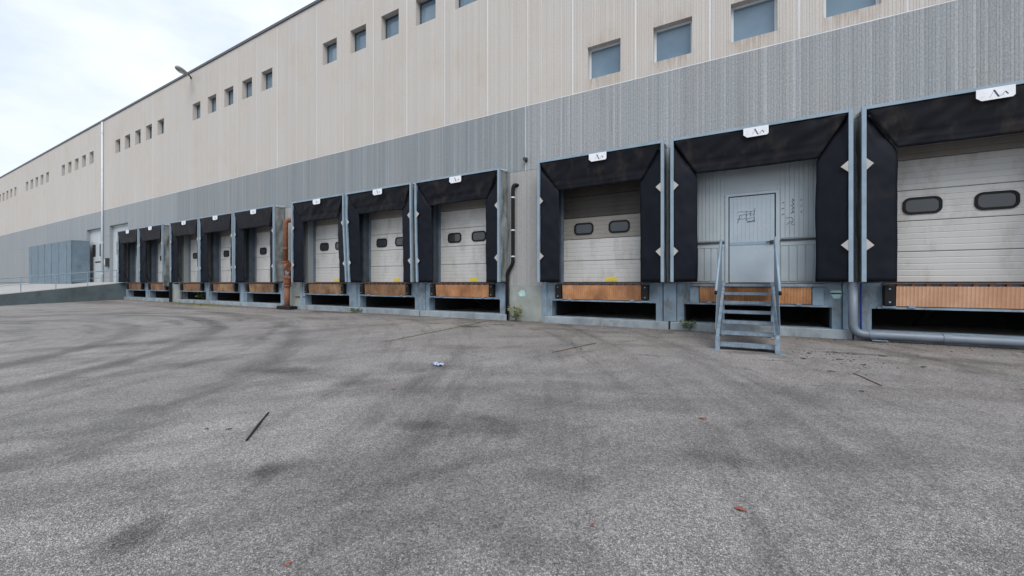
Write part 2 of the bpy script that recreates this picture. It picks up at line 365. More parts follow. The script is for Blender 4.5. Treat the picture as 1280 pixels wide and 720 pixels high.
    ck = t.vor(t.scale(p, (1, 1, 1)), .42, 'DISTANCE_TO_EDGE', 'Distance')
    ck = t.math('ADD', ck, t.math('MULTIPLY', t.math('SUBTRACT', wob, .5), .16))
    crack = t.math('MULTIPLY', t.rng(t.math('ABSOLUTE', ck), .002, .011, 1, 0), t.rng(y, -6, -3.5, 0, 1))
    c = t.mix(t.math('MULTIPLY', crack, t.rng(mid, .45, .6, 0, .75)), c, (.06, .05, .038))
    k = t.math('MULTIPLY', k, .77)
    c = t.mix(1, c, (1.035, 1.0, .965), 'MULTIPLY')
    c = t.mix(1, c, t.ramp(t.math('MULTIPLY', k, .5), [(0, (0, 0, 0)), (1, (2, 2, 2))]), 'MULTIPLY')
    hs = t.math('ADD', stone, t.math('MULTIPLY', t.rng(edge, 0, .15), .8))
    return t.done(c, t.rng(mid, .3, .7, .72, .92), 0, t.bump(hs, .006, .8), .35)
M['asphalt'] = asphalt()
mb = MB()
xs = [-700, -120, -60, -30, -15, -8, -4, 0, 4, 8, 15, 60, 700]; ys = [-700, -60, -14, -8, -4, -1, 0, 700]
vs = [(x, y, gz(y)) for y in ys for x in xs]; nx = len(xs)
mb.add(vs, [(j * nx + i, j * nx + i + 1, (j + 1) * nx + i + 1, (j + 1) * nx + i) for j in range(len(ys) - 1) for i in range(nx - 1)])
tag(mb.obj('ground', M['asphalt']), 'worn grey asphalt yard with tyre marks', None, kind='structure')

# ------------------------------------------------------------------ warehouse
BLD = thing('warehouse', 'long ribbed concrete warehouse, beige above and grey below, with a row of loading docks', 'warehouse')
def holed(name, mat, x0, x1, z0, z1, hole=None, y0=0., depth=.3, parent=BLD, back=None):
    """wall slab in the x-z plane with one opening whose reveals go 'depth' deep"""
    mb = MB(); back = depth if back is None else back
    if hole is None: mb.box(x0, x1, y0, y0 + depth, z0, z1)
    else:
        a, b, c, d = hole
        if a > x0: mb.box(x0, a, y0, y0 + depth, z0, z1)
        if b < x1: mb.box(b, x1, y0, y0 + depth, z0, z1)
        if c > z0: mb.box(a, b, y0, y0 + depth, z0, c)
        if d < z1: mb.box(a, b, y0, y0 + depth, d, z1)
    return mb.obj(name, mat, parent)
BASEZ, TOPZ, MIDZ, SILLZ = 1.15, 13.08, 6.5, 4.55
DEEP = .32
mods = [(k, -4.34 - 11.7 * k if k < 4 else -51.84 - 11.7 * (k - 4)) for k in range(-1, 8)]
offs = [0, 1.76, 3.52, 5.28, 7.04, 8.80, 10.25]
joints = sorted(round(M0 + o, 3) for k, M0 in mods for o in offs)
wins = {}
for k, M0 in mods:
    for i in range(5):
        wins[round(M0 + offs[i], 3)] = (M0 + .9 + 1.76 * i, k <= 0)
G = .018
for a, b in zip(joints[:-1], joints[1:]):
    h = None
    if a in wins and b - a < 2.0:
        cx, low = wins[a]
        h = (cx - .46, cx + .46, 6.80, 7.70) if low else (cx - .46, cx + .46, 10.32, 11.25)
    holed('wall_panel', M['beige'], a + G, b - G, MIDZ + .012, TOPZ, h, 0, DEEP)
    MB().box(a - G, a + G, .008, .2, MIDZ + .012, TOPZ).obj('joint_seal', M['seal'], BLD)
    if h:
        x0, x1, z0, z1 = h
        fr = M['winwhite'] if low else M['windark']
        f = .05; yy = .17 if low else .22
        m = MB(); m.box(x0, x0 + f, yy, yy + .06, z0, z1); m.box(x1 - f, x1, yy, yy + .06, z0, z1)
        m.box(x0 + f, x1 - f, yy, yy + .06, z0, z0 + f); m.box(x0 + f, x1 - f, yy, yy + .06, z1 - f, z1)
        w = m.obj('window', fr, BLD)
        MB().box(x0 + f, x1 - f, yy + .025, yy + .045, z0 + f, z1 - f).obj('pane', M['glass'], w)
        MB().box(x0, x1, .045, yy - .002, z0 + .002, z0 + .022).obj('sill', M['winwhite'] if low else M['coping'], w)
X0, X1 = joints[0], joints[-1]
for i in range(int((X1 - X0) / 6)):
    MB().box(X0 + i * 6 + .01, X0 + i * 6 + 5.99, -.05, .5, TOPZ + .003, TOPZ + .12).obj('coping', M['coping'], BLD)
MB().box(X0, X1, .5, 30, TOPZ - .3, TOPZ - .02).obj('roof', M['roof'], BLD)
m = MB(); m.box(X0 - .3, X0, 0, 30, 0, TOPZ); m.box(X1, X1 + .3, 0, 30, 0, TOPZ); m.box(X0, X1, 30, 30.3, 0, TOPZ); m.obj('rear_wall', M['beige'], BLD)
MB().box(X0, X1, .001, .2, MIDZ - .012, MIDZ + .010).obj('joint_seal', M['seal'], BLD)

# bays: (centre, kind)
BAY = [(3.60, 'S10'), (.06, 'S9'), (-3.50, 'S8'), (-8.18, 'S7'), (-11.75, 'S6'), (-15.28, 'S5'), (-20.02, 'S4'), (-23.56, 'S3'), (-27.06, 'S2'), (-31.50, 'S1'), (-35.03, 'S0')]
TALL = [(-38.40, 3.4), (-43.45, 3.1)]
HWD, DTOP = 1.31, 4.02                                  # half width and head of a dock opening
# upper grey band, z 4.55 to 6.5
cuts = [9.4, 5.84, 1.83, -1.72, -5.86, -9.96, -13.52, -17.5, -21.79, -25.31, -29.2, -33.27, -36.7, -41.2, -45.8, -51, -57, -63, -69, -75, -81, X0]
for b, a in zip(cuts[:-1], cuts[1:]):
    h = None
    for c, w in TALL:
        if a < c < b: h = (c - w / 2, c + w / 2, SILLZ, 5.26)
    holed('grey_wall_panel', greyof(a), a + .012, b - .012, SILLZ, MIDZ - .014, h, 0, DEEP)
    MB().box(a - .012, a + .012, .006, .2, SILLZ, MIDZ - .014).obj('joint_seal', M['seal' if a == -5.86 else 'seal_grey'], BLD)
# lower band, z 1.15 to 4.55
edges = []
for c, n in BAY: edges.append((c - 1.76, c + 1.76, c, 'bay'))
for c, w in TALL: edges.append((c - w / 2 - .35, c + w / 2 + .35, c, w))
edges.sort()
for i, (a, b, c, k) in enumerate(edges):
    b2 = min(b, edges[i + 1][0] - .01) if i + 1 < len(edges) else b
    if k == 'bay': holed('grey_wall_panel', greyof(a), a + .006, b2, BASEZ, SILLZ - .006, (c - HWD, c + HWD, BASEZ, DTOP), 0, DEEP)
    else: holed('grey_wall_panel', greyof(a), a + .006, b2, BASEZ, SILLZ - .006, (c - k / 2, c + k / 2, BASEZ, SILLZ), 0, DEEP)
    nx_ = edges[i + 1][0] if i + 1 < len(edges) else 9.4
    if nx_ - b > .1:
        big = nx_ - b > .8 and b > -20
        holed('lower_wall_panel', M['gap'] if big else greyof(b), b + .01, nx_ - .006, 1.05 if big else BASEZ, SILLZ - .012, None, -.012 if big else 0, DEEP)
for i in range(9):
    a = edges[0][0] - .01 - i * 5.0
    if a < X0: break
    holed('grey_wall_panel', M['grey_far'], max(a - 4.99, X0), a - .006, BASEZ, SILLZ - .006, None, 0, DEEP)

# dock base: pit openings, pilasters, kerbs
def base_bay(c):
    hx0, hx1 = c - 1.46, c + 1.44
    holed('dock_base', M['dock'], c - 1.62, c + 1.60, .0, BASEZ - .004, (hx0, hx1, .185, .63), -.05, .30)
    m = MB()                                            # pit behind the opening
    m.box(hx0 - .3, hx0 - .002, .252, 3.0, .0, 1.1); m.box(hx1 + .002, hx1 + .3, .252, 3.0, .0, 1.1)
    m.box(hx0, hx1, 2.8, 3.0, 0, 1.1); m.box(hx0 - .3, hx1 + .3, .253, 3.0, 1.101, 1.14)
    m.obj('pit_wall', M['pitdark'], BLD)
    MB().box(hx0, hx1, .25, 2.8, .02, .15).obj('pit_floor', M['pit'], BLD)
    m = MB(); m.box(hx0 + .25, hx0 + .37, .5, 2.6, .62, .80); m.box(hx1 - .37, hx1 - .25, .5, 2.6, .62, .80)
    m.box(c - .09, c + .07, .7, 2.4, .58, .75); m.tube([(c - .3, 1.9, .2), (c - .3, .9, .62)], .05, 8)
    m.obj('pit_beam', M['pitdark'], BLD)
    MB().box(c - 1.76, c + 1.755, -.19 - random.uniform(0, .015), .24, -.1, .18).obj('kerb', M['kerb'], BLD, bev=.012)
for c, n in BAY: base_bay(c)
pil = [(a[0] + b[0]) / 2 for a, b in zip(BAY[:-1], BAY[1:]) if a[0] - b[0] < 4]
for x in pil: MB().box(x - .155, x + .15, -.085, .22, .182, BASEZ - .006).obj('pilaster', M['dock'], BLD, bev=.008)
for c, sgn in ((-3.5, -1), (-8.18, 1), (-15.28, -1), (-20.02, 1), (-27.06, -1), (-31.5, 1), (-35.03, -1)):
    x = c + sgn * 1.69
    MB().box(x - .075, x + .07, -.085, .22, .182, BASEZ - .006).obj('pilaster', M['dock'], BLD, bev=.008)
for a, b in zip(BAY[:-1], BAY[1:]):
    if a[0] - b[0] > 4:
        MB().box(b[0] + 1.77, a[0] - 1.77, -.03, .24, -.1, 1.045).obj('plinth', M['plinth'], BLD, bev=.01)
MB().box(5.4, 9.4, -.03, .24, -.1, BASEZ - .004).obj('plinth', M['plinth'], BLD)
MB().box(X0, -36.8, .05, .24, -.1, BASEZ - .004).obj('plinth', M['plinth'], BLD)

# ------------------------------------------------------------------ sectional dock doors
def rounded(x0, x1, z0, z1, r, n=5):
    P = []
    for cx, cz, a0 in ((x1 - r, z1 - r, 0), (x0 + r, z1 - r, 90), (x0 + r, z0 + r, 180), (x1 - r, z0 + r, 270)):
        for i in range(n + 1):
            a = R(a0 + 90 * i / n); P.append((cx + r * math.cos(a), cz + r * math.sin(a)))
    return P
def ring(mb, outer, inner, y0, y1):
    n = len(outer)
    vs = [(x, y0, z) for x, z in outer] + [(x, y0, z) for x, z in inner] + [(x, y1, z) for x, z in outer] + [(x, y1, z) for x, z in inner]
    fs = []
    for i in range(n):
        j = (i + 1) % n
        fs += [(i, j, n + j, n + i), (2 * n + i, 3 * n + i, 3 * n + j, 2 * n + j), (i, 2 * n + i, 2 * n + j, j), (n + i, n + j, 3 * n + j, 3 * n + i)]
    mb.add(vs, fs)
def ribbed_panel(x0, x1, y, z0, z1, ribs):
    """one sectional-door panel: shallow horizontal grooves between rib faces"""
    mb = MB(); prof = []; n = ribs; hh = (z1 - z0) / n
    prof.append((y + .009, z0))
    for i in range(n):
        a = z0 + i * hh
        prof += [(y, a + .012), (y, a + hh - .012), (y + .006, a + hh - .001)]
    prof += [(y + .045, z1), (y + .045, z0)]
    mb.prismx(prof, x0, x1); return mb
def sectional(c, style, wz):
    y = .30
    d = bpy.data.objects.new('sectional_door', None); COL.objects.link(d); d.parent = BLD; d.location = (c, y, BASEZ)
    for s in (-1, 1):
        xx = c + s * HWD
        MB().box(min(xx, xx - s * .075), max(xx, xx - s * .075), y - .06, y + .12, BASEZ, DTOP - .004).obj('track', M['track'], d)
    if style not in ('S5', 'S2'):
        for s in (-1, 1):
            a, b = sorted((c + s * (HWD - .014), c + s * (HWD + .26)))
            MB().box(a, b, -.014, y - .062, BASEZ + .001, DTOP + .01).obj('surround', M['surround'], d)
    x0, x1 = c - HWD + .078, c + HWD - .078
    zs = [BASEZ + .012, 1.78, 2.40, 3.02, 3.64, DTOP - .005]
    for i in range(5):
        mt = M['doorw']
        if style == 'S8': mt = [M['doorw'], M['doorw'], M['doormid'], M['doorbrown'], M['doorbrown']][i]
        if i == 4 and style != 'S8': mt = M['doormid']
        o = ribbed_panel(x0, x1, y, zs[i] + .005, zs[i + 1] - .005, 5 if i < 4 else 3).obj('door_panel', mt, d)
    MB().box(x0, x1, y - .012, y + .05, BASEZ + .0, BASEZ + .011).obj('bottom_seal', M['rubber'], d)
    for wx in (-.62, .40):
        a, b = c + wx - .29, c + wx + .29
        m = MB(); ring(m, rounded(a, b, 2.53, 2.87, .12), rounded(a + .045, b - .045, 2.575, 2.825, .085), y - .022, y + .03)
        m.obj('window_frame', M['rubber'], d)
        m = MB(); m.prism(rounded(a + .04, b - .04, 2.57, 2.83, .09), y - .008, y + .02); m.obj('window_pane', M['doorglass'], d)
    if style in ('S8', 'S7', 'S6', 'S5'):
        MB().box(c + .02, c + .34, y - .006, y + .01, BASEZ + .05, BASEZ + .16).obj('sticker', M['yellow'], d)
for c, n in BAY:
    if n != 'S9': sectional(c, n, 0)

# closed-off bay with a personnel door
c9 = .06
inf = MB(); y = .10
def boards(mb, x0, x1, z0, z1, pitch, g=.010):
    n = max(1, round((x1 - x0) / pitch)); w = (x1 - x0) / n
    for i in range(n): mb.box(x0 + i * w + g / 2, x0 + (i + 1) * w - g / 2, y, y + .03, z0, z1)
mb = MB(); mb.box(c9 - HWD, -.50, y + .012, y + .07, BASEZ, DTOP); mb.box(.58, c9 + HWD, y + .012, y + .07, BASEZ, DTOP); mb.box(-.50, .58, y + .012, y + .07, 3.26, DTOP)
infill = mb.obj('infill_wall', M['infill'], BLD); infill['label'] = 'grey sandwich panel wall closing the bay round the personnel door'
for x0, x1 in ((c9 - HWD, -.52), (.60, c9 + HWD)):
    n = round((x1 - x0) / .085); w = (x1 - x0) / n
    for i in range(n): MB().box(x0 + i * w + .004, x0 + (i + 1) * w - .004, y - .001, y + .011, 2.16, DTOP).obj('panel_rib', M['infill'], infill)
    n = round((x1 - x0) / .15); w = (x1 - x0) / n
    for i in range(n): MB().box(x0 + i * w + .011, x0 + (i + 1) * w - .011, y - .006, y + .011, 1.19, 1.98).obj('board', M['infill'], infill)
    MB().box(x0, x1, y - .004, y + .011, 1.99, 2.085).obj('rail', M['infill'], infill)
    MB().box(x0, x1, y - .03, y + .011, 2.092, 2.135).obj('rail', M['dark'], infill)
m = MB(); m.box(-.50, -.435, y - .02, y + .07, BASEZ, 3.25); m.box(.515, .58, y - .02, y + .07, BASEZ, 3.25); m.box(-.435, .515, y - .02, y + .07, 3.19, 3.25)
door = m.obj('personnel_door', M['entry'], BLD)
MB().box(-.44, .52, y + .03, y + .06, BASEZ, 3.195).obj('door_gap', M['dark'], door)
leafx = (-.412, .488)
MB().box(*leafx, y - .005, y + .03, BASEZ + .012, 2.03).obj('door_leaf', M['entry'], door)
n = 11; w = .9 / n
m = MB(); m.box(*leafx, y + .004, y + .03, 2.10, 3.165)
for i in range(n): m.box(leafx[0] + i * w + .0018, leafx[0] + (i + 1) * w - .0018, y - .004, y + .004, 2.10, 3.165)
m.obj('door_leaf', M['entry'], door)
MB().box(leafx[0], leafx[1], y - .012, y + .03, 2.032, 2.098).obj('push_bar', M['frame'], door)
m = MB(); m.box(.40, .47, y - .03, y - .006, 2.03, 2.12); m.tube([(.44, y - .05, 2.085), (.33, y - .05, 2.085)], .014, 8); m.tube([(.44, y - .012, 2.085), (.44, y - .055, 2.085)], .012, 8)
m.obj('handle', M['dark'], door)
random.seed(11)
def scribble(x0, x1, z0, z1, n, mat, parent, thick=.012, yy=.0955):
    m = MB()
    for i in range(n):
        a = Vector((random.uniform(x0, x1), 0, random.uniform(z0, z1))); ang = random.choice((0, .1, 1.5, 1.6, .8, -.7)); L = random.uniform(.04, .12)
        b = a + Vector((math.cos(ang) * L, 0, math.sin(ang) * L)); nn = Vector((-math.sin(ang), 0, math.cos(ang))) * thick / 2
        yk = yy - .0012 * (i % 3) - .0008
        m.add([(p.x, yk, p.z) for p in (a - nn, b - nn, b + nn, a + nn)], [(0, 1, 2, 3)])
    return m.obj('graffiti', mat, parent)
m = MB()
for z0, zj, x0, x1 in ((2.80, .01, -.25, .10), (2.72, .02, -.22, .08), (2.645, .012, -.24, .06), (2.585, .0, -.05, .11)):
    pts = [(x0 + (x1 - x0) * k / 9, .0935, z0 + random.uniform(-.018, .018) + zj) for k in range(10)]
    m.tube(pts, .0045, 5)
for xx, za, zb in ((-.06, 2.6, 2.83), (.10, 2.56, 2.88), (-.2, 2.63, 2.74), (.03, 2.7, 2.82), (-.24, 2.55, 2.66)):
    m.tube([(xx, .093, za), (xx + random.uniform(-.02, .02), .093, (za + zb) / 2), (xx + .01, .093, zb)], .006, 5)
m.tube([(-.05 + .15 * k / 12, .093, 2.555 + .03 * abs(math.sin(k * 1.6))) for k in range(13)], .006, 5)
m.obj('graffiti', M['pen'], door)
scribble(.15, .42, 2.25, 2.75, 12, M['inkfaint'], door, .008, .0955)
m = MB()
for k in range(3): m.tube([(.63 + random.uniform(-.01, .01), .0975, 2.68 + k * .13), (.67, .0975, 2.70 + k * .13)], .009, 5)
for k in range(3): m.tube([(.975 + random.uniform(-.01, .01), .0975, 2.70 + k * .13), (1.0, .0975, 2.74 + k * .13)], .006, 5)
m.tube([(.70, .0975, 2.60), (.80, .0975, 2.61), (.84, .0975, 2.56), (.80, .0975, 2.46), (.86, .0975, 2.43)], .006, 5)
m.tube([(.72, .0975, 2.45), (.78, .0975, 2.52), (.84, .0975, 2.50)], .006, 5)
m.obj('graffiti', M['pen'], infill)['kind'] = 'stuff'
m = MB()
for k in range(4): m.tube([(.81 + random.uniform(-.02, .01), .0975, 2.70 + k * .085), (.85, .0975, 2.73 + k * .085), (.82, .0975, 2.765 + k * .085)], .009, 5)
m.obj('graffiti', M['inkolive'], infill)['kind'] = 'stuff'

# tall drive-in doors at the far end
for c, w in TALL:
    x0, x1 = c - w / 2, c + w / 2
    m = MB(); m.box(x0, x0 + .06, .2, .3, BASEZ, 5.25); m.box(x1 - .06, x1, .2, .3, BASEZ, 5.25); m.box(x0 + .06, x1 - .06, .2, .3, 5.15, 5.25)
    d = m.obj('folding_door', M['tall'], BLD)
    nl = 2; lw = (w - .12) / nl
    for i in range(nl):
        a = x0 + .06 + i * lw
        MB().box(a + .008, a + lw - .008, .24, .29, BASEZ + .01, 5.14).obj('door_leaf', M['tall'], d)
        m = MB(); m.prism(rounded(a + lw / 2 - .36, a + lw / 2 + .30, 3.15, 4.1, .10), .232, .26); m.obj('window_pane', M['doorglass'], d)
    MB().box(x0 + 1.0, x0 + 2.3, .225, .245, 2.68, 2.78).obj('kick_bar', M['dark'], d)

# ------------------------------------------------------------------ dock shelters
PF = -.50                                               # front plane of the shelters
TOPS = 4.60
SH_LABEL = {
 'S10': 'black curtained dock shelter at the right edge, over a door with ribbed peach lip below',
 'S9': 'black curtained dock shelter over the grey personnel door and steel stairs',
 'S8': 'black curtained dock shelter over a white door with dark brown upper panels, just right of the black drainpipe',
 'S7': 'black dock shelter with grey side cover just left of the black drainpipe',
 'S6': 'black dock shelter, middle of the three between orange pipe and black drainpipe',
 'S5': 'black dock shelter just right of the orange pipe, with bent right post',
 'S4': 'dark dock shelter with creased grey side cover just left of the orange pipe',
 'S3': 'dark dock shelter, second to the left of the orange pipe',
 'S2': 'dark dock shelter, third to the left of the orange pipe, weeds in its pit',
 'S1': 'small far dark dock shelter with grey side cover, second from the ramp',
 'S0': 'small far dark dock shelter right beside the ramp, leftmost of all'}
def bend(n, side, z):                                   # dents where lorries hit the posts
    k = 0
    h = max(0, min(1, (3.6 - z) / 2.4))
    if n == 'S5' and side > 0: k = .17 * h
    elif n == 'S6' and side < 0: k = .16 * h
    elif n == 'S7' and side < 0: k = .07 * h
    elif n == 'S6' and side > 0: k = .05 * h
    elif n in ('S3', 'S2') and side > 0: k = .05 * math.sin(h * 3.1)
    return k
def wrinkle(x, y, z, seed, amp):
    return amp * (mnoise.noise(Vector((x * .7 + seed, y * 3.0 + z * .9, z * 1.1 - y * 1.2))) + .4 * math.sin(7.5 * (z * .55 + y * 1.5) + seed) + .45 * mnoise.noise(Vector((seed, y * 8 + z * 3.0, z * 4.4))))
def shelter(c, n, idx):
    T = thing('dock_shelter', SH_LABEL[n], 'dock shelter', (c, PF, BASEZ), 'dock shelters along the warehouse')
    x0, x1 = c - 1.70, c + 1.71
    zb = BASEZ + .02
    fw = .07
    for side, xo in ((-1, x0), (1, x1)):
        zs = [zb + (TOPS - zb) * i / 12 for i in range(13)]
        m = MB(); vs = []
        for z in zs:
            dx = bend(n, side, z)
            a, b = (xo, xo + fw) if side < 0 else (xo - fw, xo)
            vs += [(a + dx, PF - .03, z), (b + dx, PF - .03, z), (b + dx, PF + .05, z), (a + dx, PF + .05, z)]
        fs = [tuple(range(4)), tuple(range(48, 52))]
        for i in range(12):
            for k in range(4): fs.append((i * 4 + k, i * 4 + (k + 1) % 4, i * 4 + 4 + (k + 1) % 4, i * 4 + 4 + k))
        m.add(vs, fs); m.obj('frame_post', M['frame'], T)
    hz0 = TOPS - .062
    m = MB(); m.box(x0 + fw + .002, x1 - fw - .002, PF - .028, PF + .05, hz0, TOPS - .002)
    m.obj('frame_header', M['frame'], T)
    iw = .53 + random.uniform(-.03, .03); drop = .80 + random.uniform(-.02, .03)
    sd = idx * 7.3
    # side curtains
    for side in (-1, 1):
        xo = x0 + .05 if side < 0 else x1 - .05
        def fn(u, v, side=side, xo=xo):
            z = zb + (TOPS - .10 - zb) * v
            inner = iw if v < .76 else iw * (1 - (v - .76) / .24 * .93)
            x = xo - side * inner * u + bend(n, side, z) * (1 - .5 * u)
            yy = PF + .015 + .15 * u * (1 - .25 * v) + .028 * u * mnoise.noise(Vector((sd + side * 3, z * 1.6, u * 1.5))) + .020 * mnoise.noise(Vector((sd + side * 5, z * 4.5, u * 4 + z * 2)))
            return (x + .018 * u * mnoise.noise(Vector((sd + side, z * 1.2, 3))), yy, z)
        MB().sheet(fn, 9, 36, (0, .012, 0)).obj('side_curtain', M['navy'], T, smooth=True)
    # head curtain, mitred to the side curtains
    far = n in ('S4', 'S3', 'S2', 'S1', 'S0')
    def fh(u, v):
        k = 1 - v                                       # 0 at top .. 1 at the bottom edge
        ins = .06 + (.50 if not far else .34) * k
        xa, xb = x0 + ins, x1 - ins
        x = xa + (xb - xa) * u
        z = TOPS - .055 - drop * k
        yy = PF - .006 + .125 * k + .034 * k * mnoise.noise(Vector((x * 1.3, sd, k * 2))) + .030 * mnoise.noise(Vector((x * 3.4 + k * 3, sd, k * 3.0))) + .016 * math.sin(3.14 * min(1, max(0, (k - .66) / .12))) - .014 * (k > .93)
        if far: yy = PF - .036 + .05 * k
        return (x, yy, z - .03 * k * mnoise.noise(Vector((x * .9, sd, 5))))
    MB().sheet(fh, 44, 14, (0, .014, 0)).obj('head_curtain', M['head'], T, smooth=True)
    # covers back to the wall
    for side, xo in ((-1, x0 + .004), (1, x1 - .004)):
        low = .26 if n == 'S1' and side > 0 else 0
        am = .085 if (side > 0 and n in ('S7', 'S4', 'S1')) else .05
        def fs_(u, v, side=side, xo=xo):
            z = zb - low + (TOPS - .02 - zb + low) * v
            yy = PF + .04 + (-.006 - PF - .04) * u
            e = min(1, 5 * u) * min(1, 6 * (1 - u) + .12) * min(1, 6 * (1 - v))
            sag = -.09 * math.exp(-((v - .62 - .35 * (u - .5)) / .10) ** 2) * math.sin(math.pi * u) if side > 0 else 0
            return (xo - side * .02 + bend(n, side, z) * (1 - u) + side * (e * wrinkle(xo, yy, z, sd + side, am) + .6 * sag), yy, z)
        MB().sheet(fs_, 12, 44, (-side * .008, 0, 0)).obj('side_cover', M['cover'], T, smooth=True)
    def ft(u, v):
        x = x0 + .01 + (x1 - x0 - .02) * u; yy = PF + .052 + (-.008 - PF - .052) * v
        return (x, yy, TOPS - .02 - .05 * math.sin(math.pi * v) + .015 * mnoise.noise(Vector((x, yy * 4, sd))))
    MB().sheet(ft, 14, 5, (0, 0, -.008)).obj('top_cover', M['cover'], T, smooth=True)
    for xx in (x0 + .03, x1 - .03):
        m = MB(); m.tube([(xx, PF + .052, TOPS - .03), (xx, -.01, TOPS + .03)], .018, 6); m.obj('stay_rod', M['white'], T)
    m = MB(); m.tube([(x0 + .10, PF + .06, 2.35), (x0 + .12, -.01, 1.25)], .02, 6); m.obj('stay_rod', M['dark'], T)
    # reflective diamonds half behind the posts
    for side in (-1, 1):
        xo = x0 + fw if side < 0 else x1 - fw
        for zz in (3.47, 1.90):
            dx = bend(n, side, zz); h = .128; w_ = .115 + random.uniform(-.015, .015)
            p = [(xo + dx + side * .012, zz - h), (xo + dx - side * w_, zz + random.uniform(-.02, .02)), (xo + dx + side * .012, zz + h)]
            m = MB(); m.prism(p, PF - .022, PF - .012); m.obj('marker', M['diamond'], T)
    # number plate with the operator's emblem
    sx = c - .165 + random.uniform(-.015, .015); sw, s0, s1 = .47, TOPS - .262, TOPS - .055
    y_ = PF - .05
    m = MB(); m.prism([(sx + .07, s0), (sx + sw - .03, s0 + .005), (sx + sw, s0 + .035), (sx + sw, s1), (sx, s1), (sx, s0 + .06)], y_, y_ + .008)
    pl = m.obj('sign_plate', M['sign'], T)
    m = MB(); e = y_ - .002
    def stroke(ax, az, bx, bz, wd): m.add([(sx + ax - wd / 2, e, s0 + az), (sx + ax + wd / 2, e, s0 + az), (sx + bx + wd / 2, e, s0 + bz), (sx + bx - wd / 2, e, s0 + bz)], [(0, 1, 2, 3)])
    stroke(.275, .035, .215, .165, .024); stroke(.385, .06, .352, .115, .018); stroke(.318, .065, .350, .115, .007)
    m.obj('emblem', M['ink'], pl)
    m = MB(); stroke(.165, .04, .215, .15, .010); stroke(.06, .07, .115, .075, .03); stroke(.07, .12, .12, .125, .02); stroke(.31, .05, .31, .06, .05)
    m.obj('emblem', M['inkfaint'], pl)
random.seed(3)
for i, (c, n) in enumerate(BAY): shelter(c, n, i)

# ------------------------------------------------------------------ dock levellers: lip, bumpers, angle
LV_LABEL = {
 'S10': 'pale peach ribbed leveller lip at the right edge, above the grey horizontal pipe',
 'S9': 'orange rusty leveller lip half hidden behind the steel stairs',
 'S8': 'orange rusty leveller lip between black bumpers, first to the left of the stairs',
 'S7': 'orange rusty leveller lip beside the black drainpipe',
 'S6': 'dark brown rusty leveller lip, middle bay between orange pipe and drainpipe',
 'S5': 'dark blotched rusty leveller lip just right of the orange pipe',
 'S4': 'ochre patched leveller lip just left of the orange pipe',
 'S3': 'ochre patched leveller lip, second to the left of the orange pipe',
 'S2': 'brown leveller lip above the pit with green weeds',
 'S1': 'small far brown leveller lip under the shelter with low hanging cover',
 'S0': 'small far brown leveller lip nearest the ramp'}
LM = {'S10': 'rust2', 'S9': 'rust0', 'S8': 'rust0', 'S7': 'rust0', 'S6': 'rust1', 'S5': 'rust3', 'S4': 'rust3', 'S3': 'rust3', 'S2': 'rust1', 'S1': 'rust1', 'S0': 'rust1'}
def leveller(c, n):
    T = thing('dock_leveller', LV_LABEL[n], 'dock leveller', (c, -.06, .66), 'dock levellers under the doors')
    a, b = c - 1.10, c + 1.08
    tilt = .03
    m = MB(); m.hexa([(a, -.10, .69), (b, -.10, .69), (a, -.055, .69), (b, -.055, .69), (a, -.10 - tilt, 1.08), (b, -.10 - tilt, 1.08), (a, -.055, 1.08), (b, -.055, 1.08)])
    m.obj('lip_plate', M[LM[n]], T)
    m = MB()
    for i in range(11):
        x = a + .04 + (b - a - .08) * i / 10
        m.box(x - .028, x + .028, -.115, -.06, 1.083, 1.125)
    m.obj('hinge', M['rod'], T)
    MB().box(a - .2, b + .2, -.13, .29, 1.128, 1.149).obj('platform_edge', M['rod'], T)
    MB().box(a - .28, b + .28, -.12, -.052, .635, .672).obj('angle_bar', M['dock'], T)
    for x in (a + .22, b - .22): MB().box(x - .05, x + .05, -.15, -.101, .66, .70).obj('lip_stop', M['dock'], T)
    for s, x in ((-1, a - .115), (1, b + .115)):
        if n == 'S9':
            MB().box(x - .10, x + .10, -.13, -.052, .66, 1.06).obj('bracket', M['dock'], T, bev=.01)
        else:
            o = MB().box(x - .085, x + .085, -.20, -.052, .70, 1.10).obj('bumper', M['rubber'], T, bev=.015)
            m = MB()
            for zz in (.77, 1.03): m.tube([(x, -.208, zz), (x, -.195, zz)], .018, 8)
            m.obj('bolt', M['stairsteel'], o)
            MB().box(x - .10, x + .10, -.17, -.052, .655, .692).obj('bracket', M['dock'], T)
    if n == 'S9':
        MB().box(c - 1.33, c + 1.33, -.16, -.052, 1.07, 1.127).obj('sill_channel', M['dock'], T)
for c, n in BAY: leveller(c, n)

